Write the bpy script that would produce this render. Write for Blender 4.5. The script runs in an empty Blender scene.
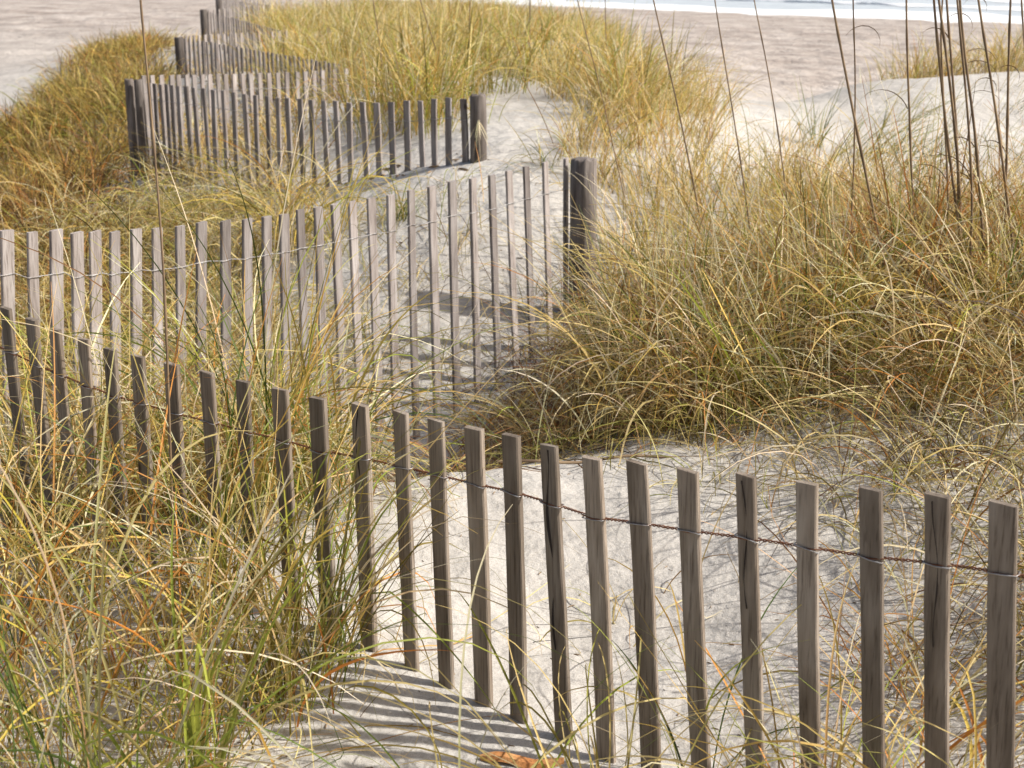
import bpy, math, random
import numpy as np
from mathutils import Vector, Matrix
R = math.radians
rng = np.random.default_rng(7); random.seed(7)
S = bpy.context.scene
C = S.collection
# ------------------------------------------------------------ camera
F = 1500.0; PITCH = R(17.0); CAMZ = 1.6
cd = bpy.data.cameras.new('camera'); cam = bpy.data.objects.new('camera', cd); C.objects.link(cam)
cam.location = (0, 0, CAMZ); cam.rotation_euler = (math.pi/2 - PITCH, 0, 0)
cd.sensor_width = 36; cd.lens = 36*F/1024; cd.clip_start = .05; cd.clip_end = 3000
cd.dof.use_dof = True; cd.dof.focus_distance = 3.2; cd.dof.aperture_fstop = 10
S.camera = cam
# ------------------------------------------------------------ light
SUN_EL = R(41); SUN_AZ = R(98)           # azimuth clockwise from +Y
w = bpy.data.worlds.new('World'); S.world = w; w.use_nodes = True
nt = w.node_tree; bg = nt.nodes['Background']
sky = nt.nodes.new('ShaderNodeTexSky'); sky.sky_type = 'NISHITA'; sky.sun_disc = False
sky.sun_elevation = SUN_EL; sky.sun_rotation = SUN_AZ; sky.dust_density = 5.0; sky.air_density = 1.0; sky.ozone_density = 1.0
nt.links.new(sky.outputs[0], bg.inputs[0]); bg.inputs[1].default_value = 0.095
sd = bpy.data.lights.new('sun', 'SUN'); so = bpy.data.objects.new('sun', sd); C.objects.link(so)
sd.energy = 4.6; sd.angle = R(1.0); sd.color = (1, .95, .87)
dsun = Vector((math.sin(SUN_AZ)*math.cos(SUN_EL), math.cos(SUN_AZ)*math.cos(SUN_EL), math.sin(SUN_EL)))
so.rotation_euler = dsun.to_track_quat('Z', 'Y').to_euler(); so.location = dsun*50
S.view_settings.view_transform = 'Standard'; S.view_settings.look = 'None'
S.view_settings.exposure = 0.31; S.view_settings.gamma = 1

# ------------------------------------------------------------ projection helpers
def ray(px, py):
    u = (px-512)/F; v = (py-384)/F
    return (u, math.cos(PITCH)-v*math.sin(PITCH), -math.sin(PITCH)-v*math.cos(PITCH))
def U(px, py, Y):                       # point seen at that pixel, Y metres ahead
    r = ray(px, py); k = Y/r[1]
    return Vector((r[0]*k, Y, CAMZ+r[2]*k))

# ------------------------------------------------------------ terrain
CP = [(-3,-3,1.5),(0,-3,1.45),(3,-3,1.45),(-1.5,1,1.45),(0,1,1.42),(1.5,1,1.42),(3,2,1.1),(-3,2,1.5),
 (-.27,2.71,1.39),(.08,2.44,1.42),(.65,2.0,1.45),(-1.1,3.26,1.44),(-.6,2.3,1.43),(-.3,2.2,1.42),(.15,2.95,1.45),(.5,3.0,1.40),(.9,2.8,1.32),(1.5,2.9,1.2),(.3,2.3,1.44),
 (0,3.6,1.33),(.5,3.75,1.335),(-.4,3.55,1.36),(1.0,3.85,1.28),(1.6,4.1,1.2),(-1.2,3.9,1.6),(-2.2,3.4,1.5),
 (-.2,4.3,1.68),(-.5,5.3,1.92),(-1.3,4.6,1.85),(.1,4.9,1.66),(.0,5.8,1.8),(-1.9,4.4,1.85),(-.9,4.9,1.92),
 (.6,4.6,1.40),(1.2,5.2,1.33),(1,6.2,1.36),(.35,5.5,1.55),(2.2,5.5,1.3),(.3,6.3,1.6),(3.2,5,1.3),
 (-.55,6.4,1.56),(-.2,7.0,1.32),(.2,7.2,1.24),(-1.2,7.0,1.66),(-.17,8,1.2),(.35,8.5,1.13),(.8,7.5,1.28),(.6,6.8,1.4),
 (-.9,8.4,1.38),(-1.6,9,1.56),(-2.45,9.8,1.6),(-.5,7.7,1.29),(-1.3,8.0,1.55),
 (.1,9.6,1.06),(-.5,11,1.1),(.2,12,1.2),(-1,14,1.3),(.5,14,1.35),(-1.5,18,1.45),(0,20,1.5),(-3,25,1.6),(-1,27,1.6),(-1.5,32,1.75),(2.5,30,2.4),(-1.2,11,1.25),
 (1.5,16,1.33),(1.9,12.2,1.37),(1.2,20,1.55),(3.2,20,2.4),(4,25,2.6),(1.2,10,1.2),
 (3.45,13.5,1.28),(4.7,13.8,1.28),(3,13.4,1.33),(2.4,13,1.45),(4,16,1.8),(6,17,1.9),(2.8,17,2.1),(7,13,1.35),(2.3,15,1.95),
 (2.2,9.8,1.5),(3.2,10,1.56),(1.6,9,1.32),(3,7.5,1.42),(5,9,1.5),(2.2,7.3,1.4),(4.5,11,1.55),
 (-2.1,6,1.95),(-3,8,2.1),(-4.2,12,2.25),(-3.2,11,1.9),(-5.4,18,2.3),(-8,12,2.35),(-4,6,2.0),(-7.5,28,2.3),(-10,30,2.35),(-5,4,1.8),(-8,20,2.35),
 (-3.3,15,1.46),(-2.4,15.5,1.4),(-4.35,21,1.55),(-3,21,1.5),(-5.2,15,2.15),(-6.4,21,2.2),(-6.3,27,2.1),(-5,30,2.1),
 (8,20,2.3),(10,28,2.6),(5,32,2.65),(0,38,2.7),(-8,40,2.5),(12,8,1.6),(-12,8,2.3),(8,2,1.4),(-8,0,1.7),(8,-3,1.5)]
CP = np.array(CP, float)
def warp(x, y): return x/(y+4.0), np.log(y+4.0)
cu, cv = warp(CP[:,0], CP[:,1])
def tk(r2): return .5*r2*np.log(r2+1e-12)
n = len(CP)
K = tk((cu[:,None]-cu)**2+(cv[:,None]-cv)**2) + np.eye(n)*2e-4
Pm = np.stack([np.ones(n), cu, cv], 1)
A = np.block([[K, Pm], [Pm.T, np.zeros((3,3))]])
sol = np.linalg.solve(A, np.concatenate([-CP[:,2], np.zeros(3)]))
def sm(a, b, t):
    t = np.clip((t-a)/(b-a), 0, 1); return t*t*(3-2*t)
def shore(x, y): return (x-18)*.6+(y-53)*.8
def nz(x, y, f, seed):
    r = np.random.default_rng(seed); o = 0
    for i in range(6):
        a = r.uniform(0, 6.28); ff = f*r.uniform(.6, 1.7); p = r.uniform(0, 6.28)
        b = a+1.3
        o = o+np.sin((x*np.cos(a)+y*np.sin(a))*ff+p+1.7*np.sin((x*np.cos(b)+y*np.sin(b))*ff*.63+p*2))
    return o/6
def Hraw(x, y):
    yc = np.clip(y, -3, 40); u, v = warp(x, yc)
    u = np.clip(u, -1.25, 1.25)
    o = sol[n]+sol[n+1]*u+sol[n+2]*v
    for i in range(n): o = o+sol[i]*tk((u-cu[i])**2+(v-cv[i])**2)
    s = shore(x, y)
    B = -3.2-.03*s; B = np.where(B > -2.4, -2.4+.15*np.tanh((B+2.4)/.15*.2), B); B = np.maximum(B, -6)
    d = np.hypot(x, y)
    t = sm(29, 44, d)
    o = o*(1-t)+B*t
    near = 1-sm(20, 60, d)
    o = o+.018*nz(x, y, 5, 1)*near+.010*nz(x, y, 17, 2)*near+.0045*nz(x, y, 45, 3)*(1-sm(8,16,d))
    o = o+.05*nz(x, y, 1.6, 4)*sm(5, 12, d)*(1-sm(45, 80, d))+.012*nz(x, y, 6.5, 9)*sm(6, 9, d)*(1-sm(16, 30, d))
    return o+CAMZ
def axis(lo, hi, c, sc, m):
    a, b = math.asinh((lo-c)/sc), math.asinh((hi-c)/sc)
    return c+sc*np.sinh(np.linspace(a, b, m))
GX = axis(-700, 700, 0, 2.2, 620); GY = axis(-60, 1400, 3.5, 2.6, 620)
XX, YY = np.meshgrid(GX, GY)
ZZ = Hraw(XX, YY)
def H(x, y):
    x = np.asarray(x, float); y = np.asarray(y, float)
    fi = np.interp(x, GX, np.arange(len(GX))); fj = np.interp(y, GY, np.arange(len(GY)))
    i = np.clip(fi.astype(int), 0, len(GX)-2); j = np.clip(fj.astype(int), 0, len(GY)-2)
    a = fi-i; b = fj-j
    return (ZZ[j,i]*(1-a)+ZZ[j,i+1]*a)*(1-b)+(ZZ[j+1,i]*(1-a)+ZZ[j+1,i+1]*a)*b

# ------------------------------------------------------------ node helpers
def mat(name):
    m = bpy.data.materials.new(name); m.use_nodes = True
    t = m.node_tree; return m, t, t.nodes['Principled BSDF'], t.nodes['Material Output']
def N(t, typ, **k):
    o = t.nodes.new(typ)
    for a, b in k.items():
        if a.startswith('i_'):
            o.inputs[int(a[2:]) if a[2:].isdigit() else a[2:].replace('_', ' ')].default_value = b
        else: setattr(o, a, b)
    return o
def ramp(t, stops):
    o = t.nodes.new('ShaderNodeValToRGB'); e = o.color_ramp.elements
    while len(e) < len(stops): e.new(.5)
    for q, (p, c) in zip(e, stops):
        q.position = p; q.color = (*c, 1) if len(c) == 3 else c
    return o
def L(t, a, b): t.links.new(a, b)

# sand
sand, t, b, out = mat('sand')
geo = N(t, 'ShaderNodeNewGeometry')
n1 = N(t, 'ShaderNodeTexNoise', i_Scale=1.3, i_Detail=5.0); L(t, geo.outputs['Position'], n1.inputs['Vector'])
r1 = ramp(t, [(.3, (.43,.41,.385)), (.7, (.58,.56,.53))]); L(t, n1.outputs[0], r1.inputs[0])
n2 = N(t, 'ShaderNodeTexNoise', i_Scale=420.0, i_Detail=2.0); L(t, geo.outputs['Position'], n2.inputs['Vector'])
r2 = ramp(t, [(.32, (.72,.68,.62)), (.5, (1,1,1)), (.75, (1.06,1.05,1.03))]); L(t, n2.outputs[0], r2.inputs[0])
mx = N(t, 'ShaderNodeMixRGB', blend_type='MULTIPLY'); mx.inputs[0].default_value = 1
L(t, r1.outputs[0], mx.inputs[1]); L(t, r2.outputs[0], mx.inputs[2])
# beach sand towards the sea is damper and pinker
at = N(t, 'ShaderNodeAttribute', attribute_name='beach')
mx2 = N(t, 'ShaderNodeMixRGB'); L(t, at.outputs['Fac'], mx2.inputs[0]); L(t, mx.outputs[0], mx2.inputs[1])
n3 = N(t, 'ShaderNodeTexNoise', i_Scale=.8, i_Detail=8.0, i_Roughness=.7); L(t, geo.outputs['Position'], n3.inputs['Vector'])
r3 = ramp(t, [(.36, (.28,.24,.215)), (.5, (.40,.35,.315)), (.66, (.52,.475,.44))]); L(t, n3.outputs[0], r3.inputs[0])
L(t, r3.outputs[0], mx2.inputs[2]); L(t, mx2.outputs[0], b.inputs['Base Color'])
b.inputs['Roughness'].default_value = .95; b.inputs['Specular IOR Level'].default_value = .15
n4 = N(t, 'ShaderNodeTexNoise', i_Scale=35.0, i_Detail=6.0, i_Roughness=.7); L(t, geo.outputs['Position'], n4.inputs['Vector'])
n5 = N(t, 'ShaderNodeTexNoise', i_Scale=9.0, i_Detail=3.0); L(t, geo.outputs['Position'], n5.inputs['Vector'])
bp = N(t, 'ShaderNodeBump', i_Strength=.8, i_Distance=.008); L(t, n4.outputs[0], bp.inputs['Height'])
bp2 = N(t, 'ShaderNodeBump', i_Strength=.7, i_Distance=.04); L(t, n5.outputs[0], bp2.inputs['Height']); L(t, bp.outputs[0], bp2.inputs['Normal'])
n6 = N(t, 'ShaderNodeTexNoise', i_Scale=1.7, i_Detail=5.0, i_Roughness=.6); L(t, geo.outputs['Position'], n6.inputs['Vector'])
bp3 = N(t, 'ShaderNodeBump', i_Distance=.2); L(t, at.outputs['Fac'], bp3.inputs['Strength']); L(t, n6.outputs[0], bp3.inputs['Height']); L(t, bp2.outputs[0], bp3.inputs['Normal'])
L(t, bp3.outputs[0], b.inputs['Normal'])

# weathered wood (works for pickets and posts, grain runs along the local z)
def wood(name, cols, grain=1.0):
    m, t, b, out = mat(name)
    tc = N(t, 'ShaderNodeTexCoord'); oi = N(t, 'ShaderNodeObjectInfo')
    cm = N(t, 'ShaderNodeVectorMath', operation='ADD'); L(t, tc.outputs['Object'], cm.inputs[0])
    sc = N(t, 'ShaderNodeVectorMath', operation='SCALE'); sc.inputs[0].default_value = (7, 11, 23)
    L(t, oi.outputs['Random'], sc.inputs['Scale']); L(t, sc.outputs[0], cm.inputs[1])
    mp = N(t, 'ShaderNodeMapping'); mp.inputs['Scale'].default_value = (1, 1, .035); L(t, cm.outputs[0], mp.inputs[0])
    g = N(t, 'ShaderNodeTexNoise', i_Scale=230.0*grain, i_Detail=4.0, i_Roughness=.6, i_Distortion=.3); L(t, mp.outputs[0], g.inputs['Vector'])
    mp2 = N(t, 'ShaderNodeMapping'); mp2.inputs['Scale'].default_value = (1, 1, .18); L(t, cm.outputs[0], mp2.inputs[0])
    g2 = N(t, 'ShaderNodeTexNoise', i_Scale=26.0, i_Detail=4.0); L(t, mp2.outputs[0], g2.inputs['Vector'])
    r = ramp(t, [(.25, cols[0]), (.5, cols[1]), (.78, cols[2])]); L(t, g2.outputs[0], r.inputs[0])
    rg = ramp(t, [(.3, (.5,.47,.45)), (.47, (.95,.95,.95)), (.7, (1.12,1.12,1.12))]); L(t, g.outputs[0], rg.inputs[0])
    m1 = N(t, 'ShaderNodeMixRGB', blend_type='MULTIPLY'); m1.inputs[0].default_value = 1
    L(t, r.outputs[0], m1.inputs[1]); L(t, rg.outputs[0], m1.inputs[2])
    # knots and nail stains
    mpk = N(t, 'ShaderNodeMapping'); mpk.inputs['Scale'].default_value = (1, 1, .5); L(t, cm.outputs[0], mpk.inputs[0])
    vo = N(t, 'ShaderNodeTexVoronoi', i_Scale=7.0); L(t, mpk.outputs[0], vo.inputs['Vector'])
    rk = ramp(t, [(.03, (.22,.18,.15)), (.075, (1,1,1))]); L(t, vo.outputs['Distance'], rk.inputs[0])
    m2 = N(t, 'ShaderNodeMixRGB', blend_type='MULTIPLY'); m2.inputs[0].default_value = .9
    L(t, m1.outputs[0], m2.inputs[1]); L(t, rk.outputs[0], m2.inputs[2])
    mr = N(t, 'ShaderNodeMapRange', i_3=.68, i_4=1.25); L(t, oi.outputs['Random'], mr.inputs[0])
    hs = N(t, 'ShaderNodeHueSaturation'); L(t, mr.outputs[0], hs.inputs['Value']); L(t, m2.outputs[0], hs.inputs['Color'])
    L(t, hs.outputs[0], b.inputs['Base Color']); b.inputs['Roughness'].default_value = .85; b.inputs['Specular IOR Level'].default_value = .25
    bp = N(t, 'ShaderNodeBump', i_Strength=.7, i_Distance=.0015); L(t, g.outputs[0], bp.inputs['Height']); L(t, bp.outputs[0], b.inputs['Normal'])
    return m
WOOD = wood('weathered_lath', [(.20,.17,.155), (.32,.285,.27), (.44,.41,.40)])
WOOD2 = wood('shade_toned_lath', [(.145,.115,.088), (.255,.21,.168), (.38,.33,.28)])  # copy of the lath with its browner tone in shade put into the colour
POST = wood('post_wood', [(.09,.075,.066), (.18,.155,.14), (.31,.28,.26)], .45)
CHIP = wood('bark_wood', [(.25,.09,.03), (.42,.19,.07), (.5,.3,.14)])
def simple(name, col, rough=.6, metal=0., noise=None):
    m, t, b, out = mat(name); b.inputs['Base Color'].default_value = (*col, 1)
    b.inputs['Roughness'].default_value = rough; b.inputs['Metallic'].default_value = metal
    if noise:
        g = N(t, 'ShaderNodeNewGeometry')
        q = N(t, 'ShaderNodeTexNoise', i_Scale=noise[0], i_Detail=4.0); L(t, g.outputs['Position'], q.inputs['Vector'])
        r = ramp(t, [(.35, col), (.65, noise[1])]); L(t, q.outputs[0], r.inputs[0]); L(t, r.outputs[0], b.inputs['Base Color'])
    return m
RUST = simple('rusty_wire', (.13,.045,.02), .85, .2, (60., (.28,.12,.06)))
GALV = simple('grey_wire', (.42,.42,.43), .5, .6, (80., (.3,.27,.25)))
STEM = simple('dry_stem', (.13,.085,.05), .7, 0, (12., (.30,.21,.12)))
# grass: colour of each blade comes with its mesh
grass, t, b, out = mat('grass_blade')
at = N(t, 'ShaderNodeAttribute', attribute_name='Col')
L(t, at.outputs['Color'], b.inputs['Base Color']); b.inputs['Roughness'].default_value = .55; b.inputs['Specular IOR Level'].default_value = .35
tr = N(t, 'ShaderNodeBsdfTranslucent'); L(t, at.outputs['Color'], tr.inputs[0])
ms = N(t, 'ShaderNodeMixShader'); ms.inputs[0].default_value = .38
L(t, b.outputs[0], ms.inputs[1]); L(t, tr.outputs[0], ms.inputs[2]); L(t, ms.outputs[0], out.inputs[0])

# ------------------------------------------------------------ object helpers
def fast_mesh(name, V, quads, smooth=True):
    me = bpy.data.meshes.new(name); nq = len(quads)
    me.vertices.add(len(V)); me.vertices.foreach_set('co', np.ascontiguousarray(V, dtype=np.float32).ravel())
    me.loops.add(nq*4); me.loops.foreach_set('vertex_index', np.ascontiguousarray(quads, dtype=np.int32).ravel())
    me.polygons.add(nq); me.polygons.foreach_set('loop_start', np.arange(0, nq*4, 4, dtype=np.int32))
    me.polygons.foreach_set('loop_total', np.full(nq, 4, dtype=np.int32))
    me.polygons.foreach_set('use_smooth', np.full(nq, smooth))
    me.update(calc_edges=True); me.validate(); return me
def link(name, me, m=None, parent=None, loc=None):
    o = bpy.data.objects.new(name, me); C.objects.link(o)
    if m: me.materials.append(m)
    if parent: o.parent = parent
    if loc is not None: o.location = loc
    return o
def tag(o, label=None, cat=None, group=None, kind=None):
    for k, v in (('label', label), ('category', cat), ('group', group), ('kind', kind)):
        if v: o[k] = v
    return o
def tube(pts, rad, ns=6):
    pts = np.array(pts, float); m = len(pts); rad = np.broadcast_to(np.asarray(rad, float), (m,))
    T = np.gradient(pts, axis=0); T /= np.linalg.norm(T, axis=1)[:,None]+1e-12
    up = np.array([0, 0, 1.]) if abs(T[:,2]).mean() < .8 else np.array([1., 0, 0])
    A = np.cross(T, up); A /= np.linalg.norm(A, axis=1)[:,None]+1e-12; B = np.cross(T, A)
    a = np.arange(ns)*2*math.pi/ns
    V = pts[:,None]+rad[:,None,None]*(np.cos(a)[None,:,None]*A[:,None]+np.sin(a)[None,:,None]*B[:,None])
    i = np.arange(m-1)[:,None]; j = np.arange(ns)[None]; k = (j+1) % ns
    Q = np.stack([i*ns+j, i*ns+k, (i+1)*ns+k, (i+1)*ns+j], -1).reshape(-1, 4)
    return V.reshape(-1, 3), Q
class MB:
    def __init__(s): s.V = []; s.Q = []; s.n = 0
    def add(s, V, Q): s.V.append(np.asarray(V)); s.Q.append(np.asarray(Q)+s.n); s.n += len(V)
    def build(s, name, m, parent=None, loc=None, smooth=True):
        V = np.concatenate(s.V)
        return link(name, fast_mesh(name, V, np.concatenate(s.Q), smooth), m, parent, loc)

# ------------------------------------------------------------ ground, sea
nx, ny = len(GX), len(GY)
V = np.stack([XX, YY, ZZ], -1).reshape(-1, 3)
j, i = np.meshgrid(np.arange(ny-1), np.arange(nx-1), indexing='ij')
Q = np.stack([j*nx+i, j*nx+i+1, (j+1)*nx+i+1, (j+1)*nx+i], -1).reshape(-1, 4)
me = fast_mesh('sand_ground', V, Q)
s_ = shore(XX, YY)
dd = np.hypot(XX, YY)
ba = (sm(-38, -26, s_)*sm(15, 21, dd)+.55*sm(20, 30, dd)*(1-sm(-38, -26, s_))).ravel()
a = me.attributes.new('beach', 'FLOAT', 'POINT'); a.data.foreach_set('value', ba.astype(np.float32))
tag(link('sand_ground', me, sand), kind='structure')
# sea
sea, t, b, out = mat('sea_water')
b.inputs['Base Color'].default_value = (.50,.55,.59,1); b.inputs['Roughness'].default_value = .5
g = N(t, 'ShaderNodeNewGeometry'); mp = N(t, 'ShaderNodeMapping'); mp.inputs['Rotation'].default_value = (0, 0, -.9273+1.5708); mp.inputs['Scale'].default_value = (1, 3, 1)
L(t, g.outputs['Position'], mp.inputs[0]); q = N(t, 'ShaderNodeTexNoise', i_Scale=.9, i_Detail=5.0); L(t, mp.outputs[0], q.inputs['Vector'])
bp = N(t, 'ShaderNodeBump', i_Strength=.8, i_Distance=.25); L(t, q.outputs[0], bp.inputs['Height']); L(t, bp.outputs[0], b.inputs['Normal'])
nv = np.array([.6, .8]); tv = np.array([-.8, .6]); o0 = np.array([18., 53.])
us = np.linspace(-900, 900, 181); ds = np.array([-4, 3, 10, 20, 40, 80, 200, 500, 1300.])
Vs = [(*(o0+tv*u+nv*d), CAMZ-3.19) for d in ds for u in us]
m_ = len(us); Q = [[r*m_+c, r*m_+c+1, (r+1)*m_+c+1, (r+1)*m_+c] for r in range(len(ds)-1) for c in range(m_-1)]
tag(link('sea_water', fast_mesh('sea_water', np.array(Vs), np.array(Q)[:, ::-1]), sea), kind='structure')
foam = simple('foam', (.8,.82,.84), .9, 0, (1.5, (.72,.76,.8)))
mb = MB()
us = np.linspace(-160, 160, 900)
for k, (d0, wd, sd_) in enumerate([(0, 5.5, 1), (7.5, 2.4, 2), (14, 3.0, 3), (23, 2.0, 4)]):
    c = d0+1.6*nz(us, us*0, .09, 30+k)+.5*nz(us, us*0, .5, 40+k)
    h = wd*np.clip((.55 if k == 0 else .2)+1.3*nz(us, us*0, .25+.1*k, 50+k)+.5*nz(us, us*0, 1.3, 80+k)+(.5 if k == 0 else 0), .02, 2)*.5
    rows = []
    for f, zz in ((-1, .004), (-.4, .07), (.4, .09 if k else .06), (1, .004)):
        d = c+h*f+.12*nz(us, us*0, 3., 60+k+int(f*3))
        rows.append(np.stack([o0[0]+tv[0]*us+nv[0]*d, o0[1]+tv[1]*us+nv[1]*d, np.full_like(us, CAMZ-3.185+zz+.001*k)], -1))
    m_ = len(us); Vf = np.concatenate(rows)
    jj, ii = np.meshgrid(np.arange(3), np.arange(m_-1), indexing='ij')
    mb.add(Vf, np.stack([jj*m_+ii, (jj+1)*m_+ii, (jj+1)*m_+ii+1, jj*m_+ii+1], -1).reshape(-1, 4))
fo = mb.build('sea_foam', foam); tag(fo, kind='structure')
fo.location.z = .006

# ------------------------------------------------------------ fences
def lath(length, wd, th, tiltx=0., bow=0., seed=0, split=False):
    """one rough-sawn lath, local z up from 0 to length, width along x"""
    r = random.Random(seed); nsg = 9; bv = .0022
    prof = [(-wd/2+bv, -th/2), (wd/2-bv, -th/2), (wd/2, -th/2+bv), (wd/2, th/2-bv), (wd/2-bv, th/2), (-wd/2+bv, th/2), (-wd/2, th/2-bv), (-wd/2, -th/2+bv)]
    V = []; Q = []
    for k in range(nsg+1):
        f = k/nsg; z = length*f
        dx = tiltx*f+bow*math.sin(math.pi*f); s = 1+r.uniform(-.03, .03)
        ds = r.uniform(-.0006, .0006)
        for (x, y) in prof:
            zz = z+(r.uniform(-.001, .001)+x*.05*math.sin(seed) if k == nsg else 0)
            V.append((x*s+dx+ds, y+r.uniform(-.0003, .0003), zz))
    for k in range(nsg):
        for j in range(8): Q.append([k*8+j, k*8+(j+1) % 8, (k+1)*8+(j+1) % 8, (k+1)*8+j])
    t_ = nsg*8
    Q += [[t_, t_+1, t_+2, t_+7], [t_+7, t_+2, t_+3, t_+6], [t_+6, t_+3, t_+4, t_+5]]
    Q += [[7, 2, 1, 0], [6, 3, 2, 7], [5, 4, 3, 6]]
    return np.array(V), np.array(Q)
CRACK = simple('dark_crack', (.03,.022,.018), .95)
def fence(name, label, P, wd=.038, th=.012, wire_drop=.108, detail=2, posts=(), yawj=3, cracks=(), wm=None):
    """P: list of (top point, bottom x shift per metre down)"""
    a = P[0][0]; root = bpy.data.objects.new(name, None); C.objects.link(root)
    c = P[len(P)//2][0]; org = Vector((c.x, c.y, float(H(c.x, c.y)))); root.location = org
    tag(root, label, 'fence', 'sand fence runs along the dune')
    wpts = []
    for k, (tp, lean) in enumerate(P):
        q0 = P[max(k-1, 0)][0]; q1 = P[min(k+1, len(P)-1)][0]
        yaw = math.atan2(q1.y-q0.y, q1.x-q0.x)
        if math.cos(yaw) < 0: yaw += math.pi
        g = float(H(tp.x, tp.y)); length = tp.z-g+.14; bx = lean*length
        V, Q = lath(length, wd*random.uniform(.88, 1.1), th*random.uniform(.85, 1.15), 0, random.uniform(-.004, .004), seed=len(P)*100+k)
        yw = yaw+R(random.uniform(-yawj, yawj))
        ly = random.uniform(-.012, .012)*length
        # shear so the foot sits bx away from below the head
        f = (1-V[:,2]/length); cs, sn = math.cos(yw), math.sin(yw)
        X = V[:,0]*cs-V[:,1]*sn+bx*f; Y = V[:,0]*sn+V[:,1]*cs+ly*f
        V = np.stack([X, Y, V[:,2]], 1)
        pk = link('picket', fast_mesh('picket', V, Q, False), wm or WOOD, root, Vector((tp.x, tp.y, tp.z-length))-org)
        zw = tp.z-wire_drop*random.uniform(.98, 1.02); fw = (tp.z-zw)/length
        wc = Vector((tp.x+bx*fw, tp.y+ly*fw, zw)); wpts.append((wc, yw))
        if k in cracks:
            mb = MB()
            pts = [(bx*(1-z/length)+.004*math.sin(z*30)-.006, -th/2*1.02*1-.001, z) for z in np.linspace(length*(.45 if k == 17 else .7), length*.99, 14)]
            pts = [(p[0]*1, p[1]*math.cos(yw)-.0, p[2]) for p in pts]
            hk = 1 if k == 17 else .45; rr = [.0003+.0022*hk*abs(math.sin(i*.45+k)) for i in range(14)]
            Vc, Qc = tube(pts, rr, 5); mb.add(Vc, Qc); mb.build('crack', CRACK, pk)
        if detail:
            mb = MB(); e = .0018; hw, ht = wd*.54, th*.5+.0022
            loop = []
            for (x, y) in ((-hw, -ht), (0, -ht-.0006), (hw, -ht), (hw+.001, 0), (hw, ht), (0, ht+.0006), (-hw, ht), (-hw-.001, 0), (-hw, -ht)):
                loop.append((x*cs-y*sn, x*sn+y*cs, .0025*math.sin(x*60+k)+(.0015 if y > 0 else 0)))
            Vt, Qt = tube(loop, .0011 if detail > 1 else .0013, 5)
            Vt = Vt+np.array(wc)-np.array(pk.location)-np.array(org)
            mb.add(Vt, Qt); mb.build('wire_tie', GALV, pk)
    if detail > 1:
        for sgn in (1, -1):
            pts = []; 
            for k in range(len(wpts)-1):
                p, q = wpts[k][0], wpts[k+1][0]; d = q-p; ln = d.length; sd_ = np.array([d.y, -d.x, 0])/math.hypot(d.x, d.y)
                tt = np.linspace(0, 1, 45)[:-1]; e = wd*.62/ln
                tw = np.clip((tt-e)/(1-2*e), 0, 1); ph = tw*2*math.pi*3
                out_ = np.clip((np.abs(tt-.5)-(.5-e))/e, 0, 1)**.5
                env = .0017*(1-out_)+(th*.5+.0013)*out_
                base = np.array(p)+np.array(d)[None]*tt[:,None]
                pts.append(base+sd_*(sgn*np.cos(ph)*env)[:,None]+np.array([0, 0, 1])*(sgn*np.sin(ph)*.0017)[:,None])
            mb = MB(); mb.add(*tube(np.concatenate(pts), .0012, 5))
            wb = mb.build('wire_strand', RUST, root); wb.location = -org
    else:
        pts = []
        for (p, ya) in wpts:
            for e in (-wd*.5, wd*.5): pts.append(np.array(p)+np.array([math.cos(ya)*e+math.sin(ya)*(th*.5+.002), math.sin(ya)*e-math.cos(ya)*(th*.5+.002), 0]))
        if wpts[0][0].x > wpts[-1][0].x: pts = [pts[i^1] for i in range(len(pts))]
        mb = MB(); mb.add(*tube(pts, .0014, 4)); wb = mb.build('wire_strand', GALV, root); wb.location = -org
    for (pp, rad, ln) in posts:
        mb = MB(); ns = 26; zs = np.linspace(0, ln, 8)
        rr = np.concatenate([[rad*1.03]*7, [rad*.98]]); pts = [(0, 0, z) for z in zs]
        Vp, Qp = tube(pts, rr, ns); r_ = np.random.default_rng(int(rad*1e4)); gro = np.tile(1+r_.normal(0, .035, ns), 8)[:,None]; Vp = Vp*np.concatenate([gro, gro, gro*0+1], 1)
        Vp = Vp+r_.normal(0, .0012, Vp.shape); Vp[7*ns:, 2] += r_.normal(0, .003, ns)
        # weathered top, slightly dished
        m0 = 7*ns; Vp = np.concatenate([Vp, Vp[m0:m0+ns]*np.array([.85,.85,1])+[0,0,.006], [[0,0,ln+.003]]])
        Qt = [[m0+i, m0+(i+1) % ns, m0+ns+(i+1) % ns, m0+ns+i] for i in range(ns)]
        ci = len(Vp)-1; Qt += [[m0+ns+i, m0+ns+i+1, m0+ns+(i+2) % ns, ci] for i in range(0, ns, 2)]
        mb.add(Vp, np.concatenate([Qp, np.array(Qt)]))
        mb.build('post', POST, root, Vector((pp.x, pp.y, pp.z-ln))-org)
    return root
def col_hit(px, py, A, B):              # the point of the plan line A-B in that pixel column
    r = ray(px, py); dx, dy = B[0]-A[0], B[1]-A[1]
    k = (A[1]*dx-A[0]*dy)/(r[1]*dx-r[0]*dy)
    return U(px, py, r[1]*k)
def lean_of(tp, bpx, bpy):
    q = U(bpx, bpy, tp.y); return (q.x-tp.x)/(tp.z-q.z)
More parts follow.
